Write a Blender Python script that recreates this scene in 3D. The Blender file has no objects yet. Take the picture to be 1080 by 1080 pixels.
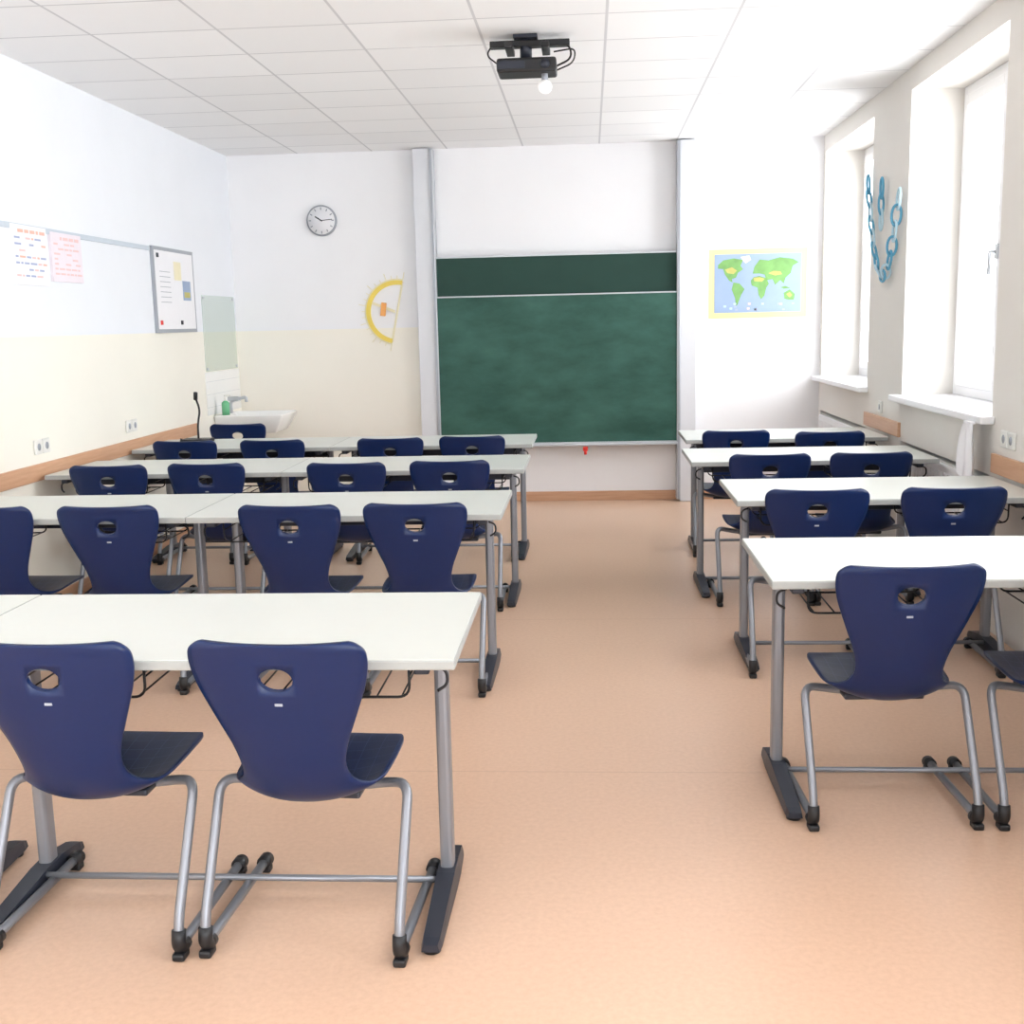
import bpy, bmesh, math, random
from mathutils import Vector, Matrix
random.seed(4)
XL,XR,D,ZC=-2.981,1.893,9.58,2.919
YN=-1.6
# ------------------------------------------------------------ materials
def srgb(c):
    return tuple(((v/255)/12.92 if v/255<=0.04045 else ((v/255+0.055)/1.055)**2.4) for v in c)+(1,)
def newmat(name):
    m=bpy.data.materials.new(name);m.use_nodes=True
    return m,m.node_tree.nodes,m.node_tree.links,m.node_tree.nodes['Principled BSDF']
def mat(name,c,rough=.5,metal=0,noise=0.03,nscale=20,bump=0,spec=.5,coat=0):
    m,N,L,B=newmat(name)
    tc=N.new('ShaderNodeTexCoord');nz=N.new('ShaderNodeTexNoise');nz.inputs['Scale'].default_value=nscale;nz.inputs['Detail'].default_value=4
    L.new(tc.outputs['Object'],nz.inputs['Vector'])
    mx=N.new('ShaderNodeMix');mx.data_type='RGBA'
    a=srgb(c);lo=tuple(v*(1-noise*2) for v in a[:3])+(1,);hi=tuple(min(1,v*(1+noise)) for v in a[:3])+(1,)
    mx.inputs[6].default_value=lo;mx.inputs[7].default_value=hi
    L.new(nz.outputs['Fac'],mx.inputs[0]);L.new(mx.outputs[2],B.inputs['Base Color'])
    B.inputs['Roughness'].default_value=rough;B.inputs['Metallic'].default_value=metal
    B.inputs['Specular IOR Level'].default_value=spec
    B.inputs['Coat Weight'].default_value=coat
    if bump:
        bp=N.new('ShaderNodeBump');bp.inputs['Strength'].default_value=bump;bp.inputs['Distance'].default_value=.002
        L.new(nz.outputs['Fac'],bp.inputs['Height']);L.new(bp.outputs['Normal'],B.inputs['Normal'])
    return m
def math_node(N,L,op,a,b=None):
    n=N.new('ShaderNodeMath');n.operation=op
    for i,v in enumerate((a,b)):
        if v is None: continue
        if isinstance(v,(int,float)): n.inputs[i].default_value=v
        else: L.new(v,n.inputs[i])
    return n.outputs[0]
def wall_mat(name,upper,lower,zt,xlim=None):
    m,N,L,B=newmat(name)
    tc=N.new('ShaderNodeTexCoord');sp=N.new('ShaderNodeSeparateXYZ');L.new(tc.outputs['Object'],sp.inputs[0])
    f=math_node(N,L,'LESS_THAN',sp.outputs['Z'],zt)
    if xlim is not None:
        f=math_node(N,L,'MULTIPLY',f,math_node(N,L,'LESS_THAN',sp.outputs['X'],xlim))
    mx=N.new('ShaderNodeMix');mx.data_type='RGBA';mx.inputs[6].default_value=srgb(upper);mx.inputs[7].default_value=srgb(lower)
    L.new(f,mx.inputs[0])
    nz=N.new('ShaderNodeTexNoise');nz.inputs['Scale'].default_value=3;nz.inputs['Detail'].default_value=6;L.new(tc.outputs['Object'],nz.inputs['Vector'])
    mr=N.new('ShaderNodeMapRange');mr.inputs[3].default_value=.97;mr.inputs[4].default_value=1.02;L.new(nz.outputs['Fac'],mr.inputs[0])
    vm=N.new('ShaderNodeVectorMath');vm.operation='SCALE';L.new(mx.outputs[2],vm.inputs[0]);L.new(mr.outputs[0],vm.inputs['Scale'])
    L.new(vm.outputs[0],B.inputs['Base Color'])
    n2=N.new('ShaderNodeTexNoise');n2.inputs['Scale'].default_value=120;L.new(tc.outputs['Object'],n2.inputs['Vector'])
    bp=N.new('ShaderNodeBump');bp.inputs['Strength'].default_value=.15;bp.inputs['Distance'].default_value=.002
    L.new(n2.outputs['Fac'],bp.inputs['Height']);L.new(bp.outputs['Normal'],B.inputs['Normal'])
    B.inputs['Roughness'].default_value=.75
    return m
M={}
M['wl']=wall_mat('paint_left',(232,235,240),(239,236,225),1.49)
M['wb']=wall_mat('paint_back',(242,242,244),(246,242,231),1.485,-1.35)
M['wr']=wall_mat('paint_right',(226,222,216),(224,220,212),0.0)
# floor linoleum: even peach sheet with very fine speckle
m,N,L,B=newmat('linoleum');M['floor']=m
tc=N.new('ShaderNodeTexCoord')
n1=N.new('ShaderNodeTexNoise');n1.inputs['Scale'].default_value=.7;n1.inputs['Detail'].default_value=2;L.new(tc.outputs['Object'],n1.inputs['Vector'])
n2=N.new('ShaderNodeTexNoise');n2.inputs['Scale'].default_value=60;n2.inputs['Detail'].default_value=3;n2.inputs['Roughness'].default_value=.6;L.new(tc.outputs['Object'],n2.inputs['Vector'])
r1=N.new('ShaderNodeValToRGB');r1.color_ramp.elements[0].position=.2;r1.color_ramp.elements[1].position=.8
r1.color_ramp.elements[0].color=srgb((203,167,140));r1.color_ramp.elements[1].color=srgb((224,190,164))
ad=math_node(N,L,'ADD',math_node(N,L,'MULTIPLY',n1.outputs['Fac'],.35),math_node(N,L,'MULTIPLY',n2.outputs['Fac'],.65))
L.new(ad,r1.inputs[0])
sp=N.new('ShaderNodeSeparateXYZ');L.new(tc.outputs['Object'],sp.inputs[0])
md=math_node(N,L,'PINGPONG',math_node(N,L,'ADD',sp.outputs['Y'],0.35),1.0)
seam=math_node(N,L,'LESS_THAN',md,.003)
mx=N.new('ShaderNodeMix');mx.data_type='RGBA';L.new(math_node(N,L,'MULTIPLY',seam,.3),mx.inputs[0]);L.new(r1.outputs[0],mx.inputs[6]);mx.inputs[7].default_value=srgb((160,120,95))
L.new(mx.outputs[2],B.inputs['Base Color'])
B.inputs['Roughness'].default_value=.33;B.inputs['Specular IOR Level'].default_value=.55
# ceiling tiles
m,N,L,B=newmat('ceiling_tiles');M['ceil']=m
tc=N.new('ShaderNodeTexCoord');mp=N.new('ShaderNodeMapping');mp.inputs['Location'].default_value=(-.10+6.2,-.53+5.1,0);L.new(tc.outputs['Object'],mp.inputs[0])
br=N.new('ShaderNodeTexBrick');br.offset=0;br.squash=1;br.inputs['Scale'].default_value=1;br.inputs['Brick Width'].default_value=.62;br.inputs['Row Height'].default_value=.51
br.inputs['Mortar Size'].default_value=.008;br.inputs['Mortar Smooth'].default_value=.3;br.inputs['Bias'].default_value=-.2
br.inputs['Color1'].default_value=srgb((238,238,239));br.inputs['Color2'].default_value=srgb((245,245,246));br.inputs['Mortar'].default_value=srgb((206,206,209))
L.new(mp.outputs[0],br.inputs['Vector']);L.new(br.outputs['Color'],B.inputs['Base Color']);B.inputs['Roughness'].default_value=.8
# chalkboard
m,N,L,B=newmat('chalkboard_green');M['board']=m
tc=N.new('ShaderNodeTexCoord');mp=N.new('ShaderNodeMapping');mp.inputs['Scale'].default_value=(1.5,1,3.4);mp.inputs['Rotation'].default_value=(0,.5,0);L.new(tc.outputs['Object'],mp.inputs[0])
nz=N.new('ShaderNodeTexNoise');nz.inputs['Scale'].default_value=1.6;nz.inputs['Detail'].default_value=8;nz.inputs['Roughness'].default_value=.62;L.new(mp.outputs[0],nz.inputs['Vector'])
r=N.new('ShaderNodeValToRGB');r.color_ramp.elements[0].position=.3;r.color_ramp.elements[1].position=.8
r.color_ramp.elements[0].color=srgb((33,74,64));r.color_ramp.elements[1].color=srgb((62,106,95));L.new(nz.outputs['Fac'],r.inputs[0]);L.new(r.outputs[0],B.inputs['Base Color']);B.inputs['Roughness'].default_value=.55;B.inputs['Specular IOR Level'].default_value=.35
M['board2']=mat('chalkboard_dark_green',(27,63,54),.55,nscale=6,noise=.08,spec=.35)
# wood
m,N,L,B=newmat('beech_wood');M['wood']=m
tc=N.new('ShaderNodeTexCoord');mp=N.new('ShaderNodeMapping');mp.inputs['Scale'].default_value=(1,1,14);L.new(tc.outputs['Object'],mp.inputs[0])
nz=N.new('ShaderNodeTexNoise');nz.inputs['Scale'].default_value=5;nz.inputs['Detail'].default_value=6;L.new(mp.outputs[0],nz.inputs['Vector'])
r=N.new('ShaderNodeValToRGB');r.color_ramp.elements[0].color=srgb((188,140,106));r.color_ramp.elements[1].color=srgb((218,176,144));L.new(nz.outputs['Fac'],r.inputs[0]);L.new(r.outputs[0],B.inputs['Base Color']);B.inputs['Roughness'].default_value=.4
# chair plastics
M['navy']=mat('navy_plastic',(5,32,78),.33,nscale=60,noise=.04,bump=.03,spec=.38)
m,N,L,B=newmat('navy_seat_grid');M['seat']=m
tc=N.new('ShaderNodeTexCoord');br=N.new('ShaderNodeTexBrick');br.offset=0;br.inputs['Scale'].default_value=1;br.inputs['Brick Width'].default_value=.045;br.inputs['Row Height'].default_value=.045;br.inputs['Mortar Size'].default_value=.0008
br.inputs['Color1'].default_value=srgb((6,28,68));br.inputs['Color2'].default_value=srgb((8,31,74));br.inputs['Mortar'].default_value=srgb((45,62,108))
L.new(tc.outputs['Object'],br.inputs['Vector']);L.new(br.outputs['Color'],B.inputs['Base Color']);B.inputs['Roughness'].default_value=.45;B.inputs['Specular IOR Level'].default_value=.22
M['grey']=mat('grey_metal',(138,141,148),.35,.5,noise=.03)
M['alu']=mat('aluminium',(190,193,198),.38,.6)
M['dark']=mat('anthracite_metal',(42,46,58),.4,.2)
M['black']=mat('black_plastic',(18,19,23),.45)
M['wire']=mat('black_wire',(25,25,29),.4,.3)
M['top']=mat('desk_laminate',(206,209,203),.32,nscale=30,noise=.01)
M['edge']=mat('desk_edge',(163,166,164),.45)
M['white']=mat('white_lacquer',(240,240,242),.35,noise=.01)
M['postw']=mat('board_post_paint',(220,222,227),.4,noise=.01)
M['paper']=mat('paper',(236,236,239),.8,noise=.01)
M['plast_w']=mat('white_plastic',(228,227,222),.4,noise=.01)
M['ceramic']=mat('ceramic',(242,242,240),.12,noise=.01)
M['yellow']=mat('yellow_plastic',(238,212,92),.4)
M['paleyellow']=mat('pale_yellow_plastic',(236,228,195),.5)
M['orange']=mat('orange_plastic',(243,170,90),.4)
M['mapyellow']=mat('map_border',(230,216,155),.6,noise=.04,nscale=8)
M['ocean']=mat('map_ocean',(148,168,198),.5,noise=.05,nscale=10)
M['land']=mat('map_land',(122,172,98),.5,noise=.22,nscale=14)
M['land2']=mat('map_land_yellow',(192,185,105),.5,noise=.15,nscale=14)
M['ink']=mat('ink_blue',(165,175,206),.7)
M['pink']=mat('ink_pink',(232,198,197),.7)
M['salmon']=mat('ink_salmon',(238,185,168),.7)
M['palepink']=mat('paper_pink',(234,225,232),.8)
M['cyan']=mat('paper_cyan',(90,165,198),.6)
M['lcyan']=mat('paper_light_cyan',(185,215,228),.6)
M['green']=mat('soap_green',(110,190,140),.25)
M['red']=mat('red_plastic',(220,50,40),.4)
M['steelgrey']=mat('grey_line',(158,163,171),.5)
M['rail']=mat('picture_rail',(194,204,214),.5)
m,N,L,B=newmat('mirror_glass');M['mirror']=m
tc=N.new('ShaderNodeTexCoord');nz=N.new('ShaderNodeTexNoise');nz.inputs['Scale'].default_value=2;L.new(tc.outputs['Object'],nz.inputs['Vector'])
r=N.new('ShaderNodeValToRGB');r.color_ramp.elements[0].color=srgb((215,226,220));r.color_ramp.elements[1].color=srgb((224,233,228));L.new(nz.outputs['Fac'],r.inputs[0]);L.new(r.outputs[0],B.inputs['Base Color']);B.inputs['Metallic'].default_value=.85;B.inputs['Roughness'].default_value=.06
m,N,L,B=newmat('window_glass');M['glass']=m
N.remove(B);tr=N.new('ShaderNodeBsdfTransparent');gl=N.new('ShaderNodeBsdfGlossy');gl.inputs['Roughness'].default_value=.02
ms=N.new('ShaderNodeMixShader');ms.inputs[0].default_value=.04;L.new(tr.outputs[0],ms.inputs[1]);L.new(gl.outputs[0],ms.inputs[2]);L.new(ms.outputs[0],N['Material Output'].inputs[0])
m,N,L,B=newmat('lamp_globe');M['globe']=m;B.inputs['Base Color'].default_value=(1,1,1,1);B.inputs['Emission Color'].default_value=(1,1,1,1);B.inputs['Emission Strength'].default_value=.2;B.inputs['Roughness'].default_value=.2

# ------------------------------------------------------------ mesh builder
class MB:
    def __init__(s): s.v=[];s.f=[];s.m=[];s.sm=[];s.mats=[]
    def mi(s,k):
        if k not in s.mats: s.mats.append(k)
        return s.mats.index(k)
    def add(s,vs,fs,k,smooth=False,mtx=None):
        o=len(s.v);i=s.mi(k)
        for v in vs:
            v=Vector(v)
            if mtx is not None: v=mtx@v
            s.v.append(v)
        for f in fs: s.f.append([a+o for a in f]);s.m.append(i);s.sm.append(smooth)
    def bm(s,b,k,smooth=False,mtx=None):
        b.verts.index_update()
        s.add([v.co.copy() for v in b.verts],[[v.index for v in f.verts] for f in b.faces],k,smooth,mtx);b.free()
    def box(s,a,b,k,bev=0,mtx=None,seg=2):
        t=bmesh.new();bmesh.ops.create_cube(t,size=1)
        for v in t.verts: v.co=Vector([(a[i]+b[i])/2+v.co[i]*(b[i]-a[i]) for i in range(3)])
        if bev: bmesh.ops.bevel(t,geom=list(t.edges),offset=bev,segments=seg,profile=.5,affect='EDGES')
        s.bm(t,k,False,mtx)
    def sphere(s,c,r,k,sc=(1,1,1)):
        t=bmesh.new();bmesh.ops.create_uvsphere(t,u_segments=20,v_segments=12,radius=r)
        for v in t.verts: v.co=Vector([c[i]+v.co[i]*sc[i] for i in range(3)])
        s.bm(t,k,True)
    def cyl(s,a,b,r,k,n=20,r2=None):
        a=Vector(a);b=Vector(b);d=(b-a);t=bmesh.new()
        bmesh.ops.create_cone(t,cap_ends=True,segments=n,radius1=r,radius2=r if r2 is None else r2,depth=d.length)
        q=d.to_track_quat('Z','Y').to_matrix().to_4x4();q.translation=(a+b)/2
        s.bm(t,k,True,q)
    def tube(s,pts,r,k,fillet=0,n=10,closed=False):
        P=[Vector(p) for p in pts]
        if fillet and len(P)>2:
            Q=[P[0]]
            for i in range(1,len(P)-1):
                a,b,c=P[i-1],P[i],P[i+1];fl=min(fillet,(a-b).length*.49,(c-b).length*.49)
                p0=b+(a-b).normalized()*fl;p1=b+(c-b).normalized()*fl
                for j in range(7):
                    t=j/6;Q.append(p0*(1-t)**2+b*2*t*(1-t)+p1*t*t)
            Q.append(P[-1]);P=Q
        nn=len(P);T=[]
        for i in range(nn):
            if closed: d=P[(i+1)%nn]-P[i-1]
            else: d=P[min(i+1,nn-1)]-P[max(i-1,0)]
            T.append(d.normalized())
        ref=Vector((0,0,1)) if abs(T[0].z)<.9 else Vector((1,0,0))
        u=T[0].cross(ref).normalized();vs=[];fs=[]
        for i in range(nn):
            u=(u-T[i]*u.dot(T[i])).normalized();w=T[i].cross(u)
            for j in range(n):
                a=2*math.pi*j/n;vs.append(P[i]+(u*math.cos(a)+w*math.sin(a))*r)
        for i in range(nn if closed else nn-1):
            for j in range(n):
                i2=(i+1)%nn
                fs.append([i*n+j,i*n+(j+1)%n,i2*n+(j+1)%n,i2*n+j])
        if not closed: fs.append(list(range(n))[::-1]);fs.append([(nn-1)*n+j for j in range(n)])
        s.add(vs,fs,k,True)
    def prism(s,pts,off,k):
        n=len(pts);o=Vector(off);vs=[Vector(p) for p in pts]+[Vector(p)+o for p in pts]
        fs=[list(range(n))[::-1],[n+i for i in range(n)]]+[[i,(i+1)%n,n+(i+1)%n,n+i] for i in range(n)]
        s.add(vs,fs,k)
    def mesh(s,name):
        me=bpy.data.meshes.new(name);me.from_pydata([tuple(v) for v in s.v],[],s.f)
        for k in s.mats: me.materials.append(M[k])
        for p,i,sm in zip(me.polygons,s.m,s.sm): p.material_index=i;p.use_smooth=sm
        t=bmesh.new();t.from_mesh(me);bmesh.ops.recalc_face_normals(t,faces=t.faces);t.to_mesh(me);t.free()
        return me
    def obj(s,name,loc=(0,0,0),rot=0):
        return place(s.mesh(name),name,loc,rot)
def place(me,name,loc=(0,0,0),rot=0):
    o=bpy.data.objects.new(name,me);bpy.context.collection.objects.link(o);o.location=loc;o.rotation_euler=(0,0,rot);return o

# ------------------------------------------------------------ room shell
b=MB();b.box((XL-.2,YN,-.1),(XR+.5,D+.2,0),'floor');b.obj('floor')
b=MB();b.box((XL-.2,YN,ZC),(XR+.5,D+.2,ZC+.1),'ceil');b.obj('ceiling')
b=MB();b.box((XL-.2,YN,0),(XL,D+.2,ZC),'wl');b.obj('wall_left')
b=MB();b.box((XL,D,0),(XR+.5,D+.2,ZC),'wb');b.obj('wall_back')
wins=[(.60,2.17),(3.05,4.62),(5.50,7.07),(7.95,9.50)]
ZS,ZT=1.0,2.79
b=MB();x0,x1=XR,XR+.42
ys=YN
for (a,c) in wins:
    b.box((x0,ys,0),(x1,a,ZC),'wr');ys=c
    b.box((x0,a,ZT),(x1,c,ZC),'wr')
    b.box((x0+.15,a,0),(x1,c,.98),'wr')
    b.box((x0,a,.74),(x0+.15,c,.98),'wr')
b.box((x0,ys,0),(x1,D,ZC),'wr')
b.obj('wall_right')
# windows
for i,(a,c) in enumerate(wins):
    b=MB();xf=XR+.30;fw=.055
    def frame(xa,xb,ya,yb,za,zb,w,k='white'):
        b.box((xa,ya,za),(xb,ya+w,zb),k,.004);b.box((xa,yb-w,za),(xb,yb,zb),k,.004)
        b.box((xa,ya+w,za),(xb,yb-w,za+w),k,.004);b.box((xa,ya+w,zb-w),(xb,yb-w,zb),k,.004)
    frame(xf,xf+.07,a,c,1.02,ZT,fw)
    mid=(a+c)/2
    b.box((xf+.002,mid-.03,1.02+fw),(xf+.07,mid+.03,ZT-fw),'white',.004)
    for (p,q) in ((a+fw,mid-.03),(mid+.03,c-fw)):
        frame(xf-.015,xf+.045,p+.002,q-.002,1.02+fw+.002,ZT-fw-.002,.06)
        b.box((xf+.012,p+.055,1.02+fw+.055),(xf+.018,q-.055,ZT-fw-.055),'glass')
    # handle
    b.box((xf-.03,mid+.05,1.78),(xf-.015,mid+.08,1.86),'alu',.003)
    b.tube([(xf-.02,mid+.065,1.82),(xf-.06,mid+.065,1.82),(xf-.06,mid+.065,1.70)],.009,'alu',.01)
    # sill
    b.box((XR+.001,a+.002,.982),(xf+.05,c-.002,1.02),'white',.004)
    b.box((XR-.07,a-.05,.982),(XR-.001,min(c+.05,D-.01),1.02),'white',.008)
    b.obj('window_%d'%(i+1))
# wood rails and baseboards
b=MB();b.box((XL,YN,.72),(XL+.018,8.42,.81),'wood',.003);b.obj('trim_1')
b=MB()
for a,c in ((4.62,5.44),(7.07,7.95),(2.17,3.05)):
    b.box((XR-.018,a,.76),(XR,c,.85),'wood',.003)
b.obj('trim_2')
b=MB();b.box((XL+.02,D-.018,0),(XR-.02,D,.08),'wood',.003);b.obj('baseboard_back')
b=MB();b.box((XL,YN,0),(XL+.018,D-.02,.08),'wood',.003);b.obj('baseboard_left')
b=MB();b.box((XL,YN,2.045),(XL+.012,7.72,2.075),'rail',.002);b.obj('trim_3')
# radiators in the niches
for (a,c) in wins:
    b=MB();ra,rc=a+.06,c-.05
    b.box((XR-.025,ra,.16),(XR+.11,rc,.71),'white',.01)
    n=int((rc-ra)/.05)
    for j in range(n):
        y=ra+.03+j*(rc-ra-.06)/(n-1)
        b.box((XR-.030,y-.008,.20),(XR-.024,y+.008,.67),'white',.002)
    for j in range(n*2):
        y=ra+.02+j*(rc-ra-.04)/(n*2-1);b.box((XR-.01,y-.004,.709),(XR+.095,y+.004,.716),'plast_w')
    b.tube([(XR+.04,rc-.05,.2),(XR+.04,rc-.05,0)],.012,'white');b.tube([(XR+.04,ra+.05,.2),(XR+.04,ra+.05,0)],.012,'white')
    b.obj('radiator')

# ------------------------------------------------------------ chalkboard with posts
b=MB()
for (xa,xb) in ((-1.41,-1.275),(.745,.87)):
    b.box((xa,D-.13,0),(xb,D-.001,ZC-.01),'postw',.004)
for xa in (-1.275,.715):
    b.box((xa,D-.145,0.02),(xa+.03,D-.02,ZC-.015),'alu',.003)
    b.box((xa+.009,D-.150,0.02),(xa+.021,D-.145,ZC-.02),'steelgrey')
k=.987
zz=lambda z:1.503+(z-1.503)*k
bx0,bx1=-1.250,.72
b.box((bx0,D-.09,zz(1.68)),(bx1,D-.06,zz(2.045)),'board2')
b.box((bx0,D-.092,zz(2.045)),(bx1,D-.058,zz(2.045)+.012),'alu')
b.box((bx0-.01,D-.135,zz(.50)),(bx1+.01,D-.10,zz(1.72)),'board')
for z0,z1 in ((.48,.50),(1.72,1.732)):
    b.box((bx0-.015,D-.14,zz(z0)),(bx1+.015,D-.098,zz(z1)),'alu',.002)
for xa in (bx0-.018,bx1+.006): b.box((xa,D-.139,zz(.485)),(xa+.012,D-.099,zz(1.73)),'alu')
b.box((bx0,D-.175,zz(.47)),(bx1,D-.135,zz(.485)),'alu',.002)
b.box((-.06,D-.18,.44),(-.02,D-.15,.475),'red',.005)
b.cyl((-.04,D-.165,.41),(-.04,D-.165,.45),.012,'red')
b.obj('chalkboard')

# clock
b=MB();cx,cz,cy=-2.20,2.375,D
b.cyl((cx,cy,cz),(cx,cy-.035,cz),.125,'steelgrey',40);b.cyl((cx,cy-.034,cz),(cx,cy-.038,cz),.113,'paper',40)
for h in range(12):
    a=h*math.pi/6;mt=Matrix.Translation((cx,cy-.039,cz))@Matrix.Rotation(a,4,'Y')
    b.box((-.004,-.001,.085),(.004,.001,.106),'steelgrey',0,mt)
for a,l,w in ((math.radians(-57),.06,.005),(math.radians(85),.09,.003)):
    mt=Matrix.Translation((cx,cy-.041,cz))@Matrix.Rotation(a,4,'Y');b.box((-w,-.001,-.01),(w,.001,l),'dark',0,mt)
b.obj('wall_clock')

# protractor (yellow arc with pale plate)
b=MB();pc=Vector((-1.60,D-.0145,1.615));tilt=math.radians(12)
def pp(r,a,dy=0): return (pc.x+r*math.cos(a+tilt*-1),pc.y+dy,pc.z+r*math.sin(a-tilt))
def arc(r0,r1,a0,a1,dy,th,kk,n=28):
    vs=[];fs=[]
    for i in range(n+1):
        a=a0+(a1-a0)*i/n
        vs+= [pp(r0,a,dy),pp(r1,a,dy),pp(r1,a,dy+th),pp(r0,a,dy+th)]
    for i in range(n):
        for j in range(4): fs.append([i*4+j,i*4+(j+1)%4,(i+1)*4+(j+1)%4,(i+1)*4+j])
    fs+=[[0,1,2,3],[n*4+3,n*4+2,n*4+1,n*4]]
    b.add(vs,fs,kk)
arc(.225,.262,math.pi/2,math.pi*1.5,0,.015,'yellow')
arc(.262,.275,math.pi*.5,math.pi*1.5,.004,.009,'paleyellow')
for i in range(19):
    a=math.pi/2+math.pi*i/18;arc(.275,.30 if i%3 else .33,a-.008,a+.008,.004,.010,'paleyellow',2)
for a in (math.pi/2,math.pi*1.5):
    p0=Vector(pp(0,a,.004));p1=Vector(pp(.255,a,.004));d=(p1-p0).normalized();n_=Vector((d.z,0,-d.x))*.008
    b.prism([p0-n_,p1-n_,p1+n_,p0+n_],(0,.010,0),'paleyellow')
p0=Vector(pp(.235,math.pi*.95,.002));p1=Vector(pp(0.02,math.pi,.002));
b.prism([p0+Vector((0,0,-.012)),p1+Vector((0,0,-.012)),p1+Vector((0,0,.012)),p0+Vector((0,0,.012))],(0,.012,0),'paleyellow')
mt=Matrix.Translation((-1.715,D-.022,1.64))@Matrix.Rotation(math.radians(8),4,'Y');b.box((-.022,0,-.055),(.022,.02,.055),'orange',.004,mt)
b.obj('chalkboard_protractor')

# world map
b=MB();mx0,mx1,mz0,mz1=.985,1.775,1.50,2.055;yw=D-.004
b.box((mx0,yw,mz0),(mx1,D+.002,mz1),'mapyellow')
ox0,ox1,oz0,oz1=mx0+.045,mx1-.045,mz0+.045,mz1-.04
b.box((ox0,yw-.002,oz0),(ox1,yw,oz1),'ocean')
LO={'land':.0030,'land2':.0038,'plast_w':.0032}
def land(pts,kk):
    o_=LO.get(kk,.0034)
    P=[(ox0+(ox1-ox0)*u,yw-o_,oz0+(oz1-oz0)*v) for u,v in pts]
    b.prism(P,(0,o_-.0015,0),kk)
land([(.04,.82),(.10,.90),(.22,.93),(.33,.90),(.30,.80),(.33,.74),(.27,.68),(.25,.60),(.20,.58),(.21,.52),(.17,.55),(.12,.66),(.10,.75),(.04,.76)],'land')
land([(.12,.74),(.20,.78),(.26,.72),(.22,.66),(.15,.68)],'land2')
land([(.22,.52),(.29,.50),(.35,.40),(.31,.30),(.27,.14),(.25,.10),(.24,.25),(.20,.40)],'land')
land([(.30,.95),(.40,.97),(.42,.90),(.36,.84),(.33,.88)],'plast_w')
land([(.45,.60),(.52,.62),(.60,.58),(.63,.48),(.60,.42),(.58,.28),(.54,.22),(.51,.30),(.50,.42),(.43,.46),(.42,.54)],'land')
land([(.45,.59),(.52,.60),(.58,.57),(.55,.52),(.46,.53)],'land2')
land([(.44,.66),(.46,.78),(.52,.90),(.62,.88),(.75,.93),(.90,.90),(.97,.84),(.90,.78),(.88,.66),(.82,.58),(.80,.48),(.76,.54),(.70,.46),(.67,.56),(.60,.54),(.58,.64),(.52,.66)],'land')
land([(.62,.66),(.68,.70),(.76,.69),(.78,.64),(.70,.62)],'land2')
land([(.80,.32),(.87,.38),(.93,.30),(.92,.20),(.86,.20),(.81,.22)],'land')
land([(.83,.30),(.87,.33),(.90,.28),(.87,.24)],'land2')
land([(.76,.42),(.82,.44),(.88,.40),(.80,.39)],'land')
for _ in range(14):
    u,v=random.uniform(.03,.93),random.uniform(.02,.14);land([(u,v),(u+.03,v),(u+.03,v+.035),(u,v+.035)],random.choice(['pink','ink','lcyan']))
b.obj('world_map_poster')

# ------------------------------------------------------------ left wall items
def wl(b,y0,y1,z0,z1,kk,t=.004,x=0): b.box((XL+x,y0,z0),(XL+x+t,y1,z1),kk)
b=MB();wl(b,7.74,8.54,1.49,2.08,'steelgrey',.02);wl(b,7.765,8.515,1.515,2.055,'paper',.003,.0185)
for (y,z) in ((7.80,2.02),(7.80,1.56),(8.2,1.56)): b.box((XL+.02,y,z-.015),(XL+.03,y+.03,z+.015),'red' if z<2 and y<8 else 'dark',.002)
wl(b,8.12,8.26,1.86,1.99,'paleyellow',.002,.022);wl(b,8.28,8.44,1.72,1.86,'ocean',.002,.022);wl(b,8.30,8.42,1.74,1.78,'land2',.001,.024)
for i in range(7): wl(b,7.84,8.04,1.70+i*.035,1.704+i*.035,'steelgrey',.001,.022)
b.obj('whiteboard')
def poster(y0,y1,z0,z1,base,cols,seed,name):
    random.seed(seed);b=MB();wl(b,y0,y1,z0,z1,base,.016)
    n=8
    for i in range(n):
        z=z1-.035-i*(z1-z0-.05)/n;y=y0+.03
        while y<y1-.06:
            w=random.uniform(.02,.07)
            if random.random()<.8: wl(b,y,min(y+w,y1-.02),z-.005,z+(.005 if i else .012),cols[0] if i==0 else random.choice(cols),.001,.016)
            y+=w+.015
    b.obj(name)
poster(5.82,6.21,1.76,2.07,'paper',['salmon','ink','pink','ink'],1,'handwritten_poster')
poster(6.26,6.64,1.79,2.06,'palepink',['pink','pink'],2,'handwritten_poster')
b=MB();wl(b,8.73,9.53,1.18,1.77,'mirror',.006)
for (y,z) in ((8.76,1.2),(9.5,1.2),(8.76,1.75),(9.5,1.75)): b.cyl((XL+.004,y,z),(XL+.012,y,z),.01,'alu')
b.obj('wall_mirror')
b=MB();wl(b,8.70,9.56,.84,1.175,'ceramic',.006)
for i in range(3): wl(b,8.70,9.56,.90+i*.1,.902+i*.1,'steelgrey',.0005,.006)
b.obj('tile_splashback')
# sink
b=MB();t=bmesh.new();bmesh.ops.create_cube(t,size=1)
for v in t.verts: v.co=Vector((XL+.28+v.co.x*.56,9.08+v.co.y*.50,.755+v.co.z*.15))
for v in t.verts:
    if v.co.z<.75: v.co.x=XL+.28+(v.co.x-XL-.28)*(.72 if v.co.x>XL+.2 else 1);v.co.y=9.08+(v.co.y-9.08)*.7
t.faces.ensure_lookup_table();tf=max(t.faces,key=lambda f:f.calc_center_median().z)
bmesh.ops.inset_region(t,faces=[tf],thickness=.035)
r_=bmesh.ops.extrude_discrete_faces(t,faces=[tf])['faces'][0]
for v in r_.verts: v.co.z-=.11;v.co.x+=(XL+.29-v.co.x)*.3;v.co.y+=(9.08-v.co.y)*.3
bmesh.ops.bevel(t,geom=list(t.edges),offset=.014,segments=3,profile=.5,affect='EDGES')
b.bm(t,'ceramic',True)
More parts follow.
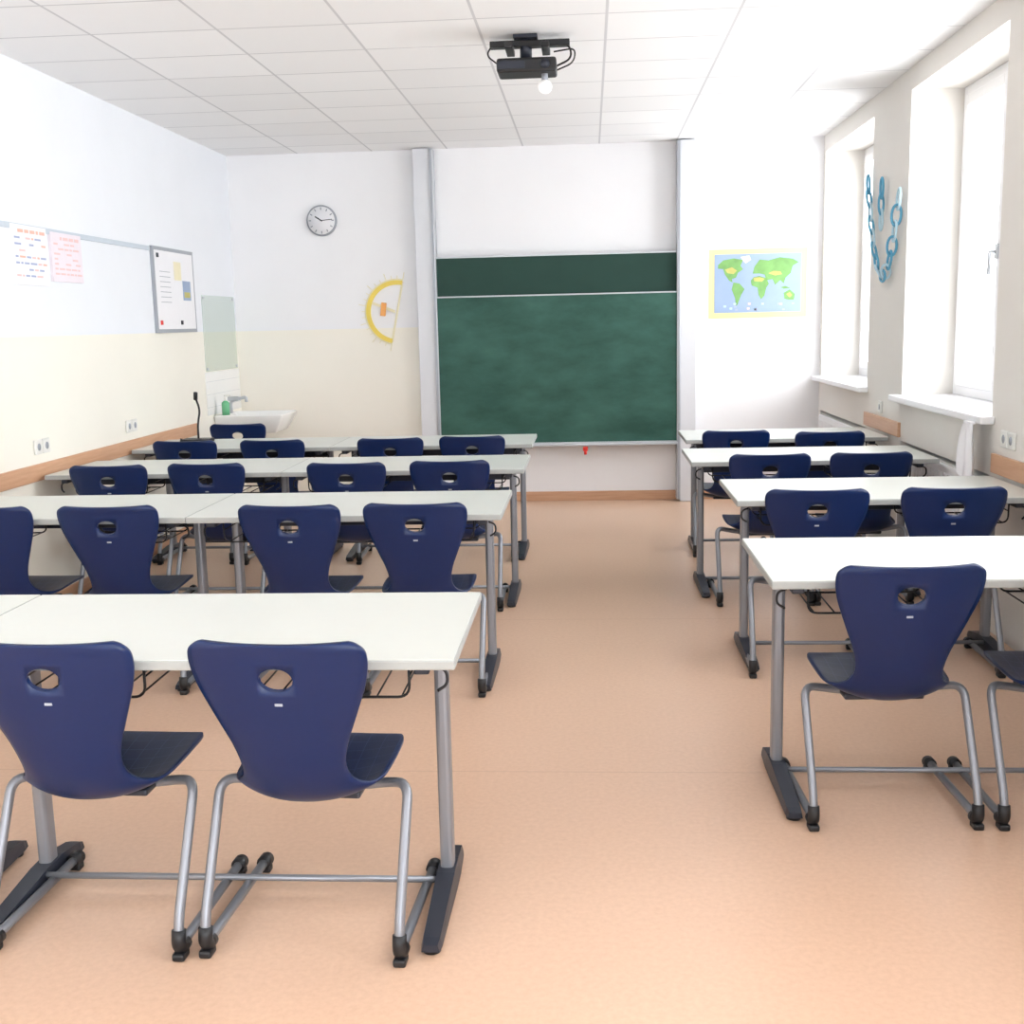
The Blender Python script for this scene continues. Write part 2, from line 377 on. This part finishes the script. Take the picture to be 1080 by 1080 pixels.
b.tube([(XL+.07,9.08,.83),(XL+.07,9.08,.93),(XL+.20,9.08,.96),(XL+.20,9.08,.92)],.013,'alu',.03)
b.box((XL+.05,9.06,.93),(XL+.14,9.10,.965),'alu',.006)
b.tube([(XL+.2,9.08,.69),(XL+.2,9.08,.5),(XL,9.08,.45)],.018,'alu',.05)
b.obj('wash_basin')
b=MB();b.cyl((XL+.09,8.88,.831),(XL+.09,8.88,.93),.03,'green');b.cyl((XL+.09,8.88,.93),(XL+.09,8.88,.945),.028,'green',20,.012);b.cyl((XL+.09,8.88,.945),(XL+.09,8.88,.98),.007,'plast_w');b.box((XL+.08,8.87,.98),(XL+.14,8.89,.99),'plast_w',.003)
b.obj('soap_bottle')
# sockets
def sock(b,p,ax):
    if ax=='L': b.box((XL,p[0]-.04,p[1]-.04),(XL+.014,p[0]+.04,p[1]+.04),'plast_w',.006);b.cyl((XL+.0141,p[0],p[1]),(XL+.010,p[0],p[1]),.02,'steelgrey')
    else: b.box((XR-.014,p[0]-.04,p[1]-.04),(XR,p[0]+.04,p[1]+.04),'plast_w',.006);b.cyl((XR-.0141,p[0],p[1]),(XR-.010,p[0],p[1]),.02,'steelgrey')
for p,ax in (((5.92,.90),'L'),((6.01,.90),'L'),((7.15,.90),'L'),((7.24,.90),'L'),((5.30,.93),'R'),((5.21,.93),'R'),((7.55,.91),'R')):
    b=MB();sock(b,p,ax);b.obj('power_socket')

# ------------------------------------------------------------ projector
b=MB()
b.box((-.48,5.97,2.865),(-.08,6.03,2.895),'black',.004);b.box((-.40,5.88,2.84),(-.36,6.08,2.867),'black',.004);b.box((-.22,5.88,2.84),(-.18,6.08,2.867),'black',.004)
b.cyl((-.30,6.0,2.80),(-.30,6.0,ZC),.03,'dark');b.box((-.36,5.94,2.90),(-.24,6.06,2.919),'dark',.003)
b.box((-.44,5.86,2.722),(-.145,6.04,2.79),'black',.012)
b.box((-.435,5.855,2.738),(-.30,5.86,2.772),'dark')
b.cyl((-.20,5.85,2.756),(-.20,5.862,2.756),.022,'dark')
b.tube([(-.15,6.0,2.77),(-.07,5.98,2.80),(-.08,6.0,2.87),(-.15,6.0,2.885)],.005,'black',.04)
b.tube([(-.16,6.0,2.84),(-.05,5.98,2.85),(-.06,5.98,2.78),(-.15,6.0,2.75)],.004,'black',.04)
b.tube([(-.47,6.0,2.88),(-.50,5.98,2.83),(-.43,6.0,2.78)],.004,'black',.04)
b.cyl((-.205,5.93,2.69),(-.205,5.93,2.725),.016,'steelgrey')
b.sphere((-.205,5.93,2.66),.035,'globe')
b.obj('ceiling_projector')

# document camera with gooseneck arm
b=MB();b.box((-.11,-.07,0),(.09,.07,.025),'black',.008)
b.tube([(0,0,.02),(0,.0,.12),(.02,.01,.22),(-.01,.02,.30)],.007,'black',.05);b.cyl((-.01,.02,.29),(0.0,.0,.335),.014,'black')
b.tube([(-.08,0,.01),(-.12,-.03,.03),(-.13,.05,.005)],.004,'black',.03)
b.obj('document_camera',(-2.66,7.55,.75))

# ------------------------------------------------------------ paper chain on pier
b=MB()
def resample(P,step):
    P=[Vector(p+(0,)) for p in P];out=[P[0]];acc=0
    for i in range(len(P)-1):
        a,c=P[i],P[i+1];l=(c-a).length;pos=step-acc
        while pos<=l: out.append(a+(c-a)*(pos/l));pos+=step
        acc=(acc+l)%step
    return out
def chain(P,wd):
    for i in range(len(P)-1):
        a,c=P[i],P[i+1]
        mid=(a+c)/2;d=(c-a);l=d.length*.66;d.normalize();e=Vector((-d.y,d.x,0))
        ring=[]
        for j in range(16):
            t=2*math.pi*j/16
            u=math.cos(t)*l;w=math.sin(t)*wd
            if i%2==0: ring.append(Vector((XR-.036,mid.x+d.x*u+e.x*w,mid.y+d.y*u+e.y*w)))
            else: ring.append(Vector((XR-.038+w*.6,mid.x+d.x*u+e.x*w*.75,mid.y+d.y*u+e.y*w*.75)))
        b.tube(ring,.0080,('cyan','cyan','lcyan','cyan','lcyan')[i%5],n=6,closed=True)
n_=60;pts=[]
for i in range(n_+1):
    u=i/n_;y=7.93-u*.83;base=2.40-u*.08
    pts.append((y,base-.62*(1-abs((u-.55)/.55)**2.0) if u<.55 else base-.62*(1-((u-.55)/.45)**2.0)))
chain(resample(pts,.098),.036);chain(resample([(7.56,2.34),(7.55,2.04)],.098),.036)
b.obj('paper_chain_garland')
# cloth hanging below the sill
b=MB();vs=[];fs=[];nu,nv=20,14
for i in range(nu+1):
    for j in range(nv+1):
        u=i/nu;v=j/nv;wd=.05+.09*math.sin(v*math.pi*.62)
        vs.append((XR-.084-.012*math.sin(u*15+v*3)-.02*v,5.56+(u-.5)*2*wd,.985-.20*v-.11*(1-abs(u-.4)*1.8)*v))
for i in range(nu):
    for j in range(nv):
        a=i*(nv+1)+j;fs.append([a,a+nv+1,a+nv+2,a+1])
b.add(vs,fs,'paper',True);b.box((XR-.095,5.51,.98),(XR-.071,5.61,.99),'paper');b.obj('cleaning_cloth')

# ------------------------------------------------------------ desk
def desk_mesh(w,name):
    b=MB();h=w/2;td=.66
    b.box((-h,0,.726),(h,td,.75),'edge',.004)
    b.box((-h+.003,.003,.7495),(h-.003,td-.003,.7515),'top')
    for sx in (-1,1):
        x=sx*(h-.085)
        b.box((x-.018,.365,.03),(x+.018,.42,.70),'grey',.012,seg=3)
        b.box((x-.018,.05,.70),(x+.018,td-.06,.726),'dark',.004)
        # foot: tapered bar
        def sec(y,hw,hz): return [(x-hw,y,.012),(x+hw,y,.012),(x+hw*.8,y,hz),(x-hw*.8,y,hz)]
        S=[sec(.03,.022,.03),sec(.06,.026,.035),sec(.34,.03,.06),(sec(.43,.03,.06)),sec(.54,.026,.04),sec(.565,.022,.03)]
        vs=[p for s_ in S for p in s_];fs=[[0,1,2,3],[23,22,21,20]]
        for i in range(5):
            for j in range(4): fs.append([i*4+j,i*4+(j+1)%4,(i+1)*4+(j+1)%4,(i+1)*4+j])
        b.add(vs,fs,'dark')
        for y in (.06,.53): b.cyl((x,y,0),(x,y,.014),.022,'black')
        b.tube([(x+sx*.022,.12,.70),(x+sx*.05,.12,.69),(x+sx*.052,.12,.655),(x+sx*.03,.10,.645)],.004,'wire',.015,6)
    b.box((-h+.085,.375,.645),(h-.085,.405,.685),'dark',.004)
    b.tube([(-h+.085,.33,.045),(h-.085,.33,.045)],.009,'grey')
    # wire book baskets
    for c in (-w/4,w/4):
        x0,x1=c-.20,c+.20
        b.tube([(x0,.10,.72),(x0,.10,.63),(x1,.10,.63),(x1,.10,.72)],.0035,'wire',.03,6)
        b.tube([(x0,.36,.72),(x0,.36,.63),(x1,.36,.63),(x1,.36,.72)],.0035,'wire',.03,6)
        for j in range(7):
            xx=x0+.02+j*(x1-x0-.04)/6;b.tube([(xx,.10,.63),(xx,.36,.63)],.0025,'wire',0,6)
        for j in (0,1):
            xx=(x0,x1)[j];b.tube([(xx,.10,.68),(xx,.36,.68)],.0025,'wire',0,6)
    return b.mesh(name)
dL=desk_mesh(1.29,'school_desk');dR2=desk_mesh(1.25,'school_desk')
rowsL=[(-.3129,2.473),(-.3574,4.457),(-.346,5.864),(-.3629,7.085)]
rowsR=[(.5185,3.24),(.607,4.72),(.536,6.044),(.601,7.176)]
for x,y in rowsL:
    place(dL,'school_desk',(x-.645,y,0));place(dL,'school_desk',(x-.645-1.292,y+.003,0))
for i,(x,y) in enumerate(rowsR):
    w=1.25 if i in (1,3) else 1.29
    place(dR2 if i in (1,3) else dL,'school_desk',(x+w/2,y,0))

# ------------------------------------------------------------ chair
prof=[ # y,z,halfwidth,curv
(-.080,.812,.168,.018),(-.079,.808,.186,.018),(-.077,.797,.200,.018),(-.072,.778,.207,.020),(-.066,.745,.206,.022),(-.056,.70,.196,.022),(-.044,.65,.178,.022),(-.030,.595,.157,.022),
(-.016,.545,.138,.022),(-.002,.495,.127,.024),(.016,.450,.130,.030),(.044,.408,.150,.038),(.088,.382,.172,.044),(.150,.378,.186,.044),(.230,.392,.192,.036),(.310,.408,.192,.024),(.370,.418,.186,.012),(.415,.420,.168,.003),(.440,.413,.140,-.002),(.450,.404,.105,-.002)]
def cr(P,t):
    i=max(0,min(int(t),len(P)-2));u=t-i
    p0=P[max(i-1,0)];p1=P[i];p2=P[i+1];p3=P[min(i+2,len(P)-1)]
    return [.5*((2*b_)+(-a+c)*u+(2*a-5*b_+4*c-d)*u*u+(-a+3*b_-3*c+d)*u**3) for a,b_,c,d in zip(p0,p1,p2,p3)]
th=.012
def surf(t,s,side):
    y,z,hw,cv=cr(prof,t);a=cr(prof,max(t-.3,0));c=cr(prof,min(t+.3,len(prof)-1.0001))
    ty,tz=c[0]-a[0],c[1]-a[1];l=math.hypot(ty,tz);ny,nz=-tz/l,ty/l
    off=cv*abs(s)**2.2
    if side: off-=th*(1-.35*abs(s)**6)
    return Vector((s*hw,y+ny*off,z+nz*off))
def t_of_z(z):
    lo,hi=0,9.0
    for _ in range(40):
        m_=(lo+hi)/2
        if cr(prof,m_)[1]>z: lo=m_
        else: hi=m_
    return lo
nr=(len(prof)-1)*3;ns=24
HZ,HA,HB=.728,.040,.0285   # hole centre height, half axes
ia=int(math.floor(t_of_z(HZ+HB+.008)*3));ib=int(math.ceil(t_of_z(HZ-HB-.008)*3))
hwc=cr(prof,t_of_z(HZ))[2];jh=int(math.ceil((HA+.006)/hwc*ns/2));ja,jb=ns//2-jh,ns//2+jh
b=MB();i0=b.mi('navy');i1=b.mi('seat');W_=ns+1;O_=(nr+1)*W_
for side in (0,1):
    for i in range(nr+1):
        for j in range(W_): b.v.append(surf(min(i/3,len(prof)-1.0001),-1+2*j/ns,side))
def af(f,mi_,sm=True): b.f.append(f);b.m.append(mi_);b.sm.append(sm)
for i in range(nr):
    for j in range(ns):
        if ia<=i<ib and ja<=j<jb: continue
        a=i*W_+j;af([a,a+1,a+W_+1,a+W_],1);af([O_+a,O_+a+W_,O_+a+W_+1,O_+a+1],0)
for i in range(nr):
    a=i*W_;af([a,a+W_,O_+a+W_,O_+a],0);a+=ns;af([a,O_+a,O_+a+W_,a+W_],0)
for j in range(ns):
    af([j,O_+j,O_+j+1,j+1],0);a=nr*W_+j;af([a,a+1,O_+a+1,O_+a],0)
loop=[(ia,j) for j in range(ja,jb)]+[(i,jb) for i in range(ia,ib)]+[(ib,j) for j in range(jb,ja,-1)]+[(i,ja) for i in range(ib,ia,-1)]
rings=[]
for side in (0,1):
    ring=[]
    for (i,j) in loop:
        P=b.v[side*O_+i*W_+j];an=math.atan2((P.z-HZ)/HB,P.x/HA)
        z=HZ+HB*math.sin(an);t=t_of_z(z);x=HA*math.cos(an)
        b.v.append(surf(t,x/cr(prof,t)[2],side));ring.append(len(b.v)-1)
    rings.append(ring);n=len(loop)
    for q in range(n):
        q2=(q+1)%n;A=side*O_+loop[q][0]*W_+loop[q][1];C=side*O_+loop[q2][0]*W_+loop[q2][1]
        af([A,C,ring[q2],ring[q]],1 if side==0 else 0)
for q in range(n):
    q2=(q+1)%n;af([rings[0][q],rings[0][q2],rings[1][q2],rings[1][q]],0,False)
yl=surf(t_of_z(.664),0,1).y
b.box((-.009,yl-.002,.661),(.009,yl+.003,.667),'steelgrey',0)
# frame
X=.240
half=[(X,.44,.032),(X,.0,.032),(X,.012,.10),(X,.165,.392),(.17,.215,.370),(.10,.22,.358)]
path=[(-p[0],p[1],p[2]) for p in half]+[p for p in half[::-1]]
b.tube(path,.0125,'grey',.06,12)
b.box((-.12,.15,.350),(.12,.30,.368),'dark',.006)
for sx in (-1,1):
    x=sx*X
    b.tube([(x,.42,.032),(x,.452,.032)],.019,'black',0,12);b.sphere((x,.452,.030),.0195,'black')
    b.box((x-.016,.425,0),(x+.016,.455,.02),'black',.005)
    b.tube([(x,.040,.026),(x,.012,.026),(x,.002,.045),(x,.008,.075)],.0175,'black',.02,12)
    b.box((x-.016,-.012,0),(x+.016,.030,.02),'black',.006)
chair=b.mesh('student_chair')
cps=[(-1.245,2.48,-2),(-.705,2.475,-3)]
for (x,y) in [(-2.32,4.12),(-1.83,4.11),(-1.12,4.08),(-.65,4.09),(-2.38,5.40),(-1.89,5.42),(-1.18,5.37),(-.68,5.39),(-2.41,6.57),(-1.87,6.54),(-1.17,6.54),(-.69,6.58)]:
    cps.append((x*1.064,y*1.064+.08,random.uniform(-2,2)))
cps+=[(.887,3.22,2),(1.44,3.23,1)]
for (x,y) in [(.86,4.31),(1.37,4.32),(.86,5.47),(1.34,5.48),(.85,6.66),(1.36,6.52)]:
    cps.append((x*1.064,y*1.064+.08,random.uniform(-2,2)))
cps.append((-2.60,8.28,3))
for x,y,r_ in cps: place(chair,'student_chair',(x,y,0),math.radians(r_))

# ------------------------------------------------------------ camera
f,p,yaw,roll,H=1197.616,.1649,.0704,-.0229,1.5029
F=Vector((-math.sin(yaw)*math.cos(p),math.cos(yaw)*math.cos(p),-math.sin(p)))
R=Vector((math.cos(yaw),math.sin(yaw),0));U=R.cross(F)
R2=R*math.cos(roll)+U*math.sin(roll);U2=-R*math.sin(roll)+U*math.cos(roll)
cam=bpy.data.cameras.new('camera');cam.sensor_width=36;cam.lens=36*f/1080;cam.clip_start=.05
co=bpy.data.objects.new('camera',cam);bpy.context.collection.objects.link(co)
mt=Matrix((R2,U2,-F)).transposed().to_4x4();mt.translation=(0,0,H);co.matrix_world=mt
bpy.context.scene.camera=co

# ------------------------------------------------------------ light: bright overcast sky, brighter on the window side
w=bpy.data.worlds.new('overcast_sky');bpy.context.scene.world=w;w.use_nodes=True
N=w.node_tree.nodes;L=w.node_tree.links;bg=N['Background'];bg.inputs[0].default_value=(.95,.975,1,1)
tc=N.new('ShaderNodeTexCoord');sp=N.new('ShaderNodeSeparateXYZ');L.new(tc.outputs['Generated'],sp.inputs[0])
mr=N.new('ShaderNodeMapRange');mr.inputs[1].default_value=-.1;mr.inputs[2].default_value=.7;mr.inputs[3].default_value=1.7;mr.inputs[4].default_value=10.5
L.new(sp.outputs['X'],mr.inputs[0]);L.new(mr.outputs[0],bg.inputs[1])
vs_=bpy.context.scene.view_settings;vs_.view_transform='Standard';vs_.look='None';vs_.exposure=0.17
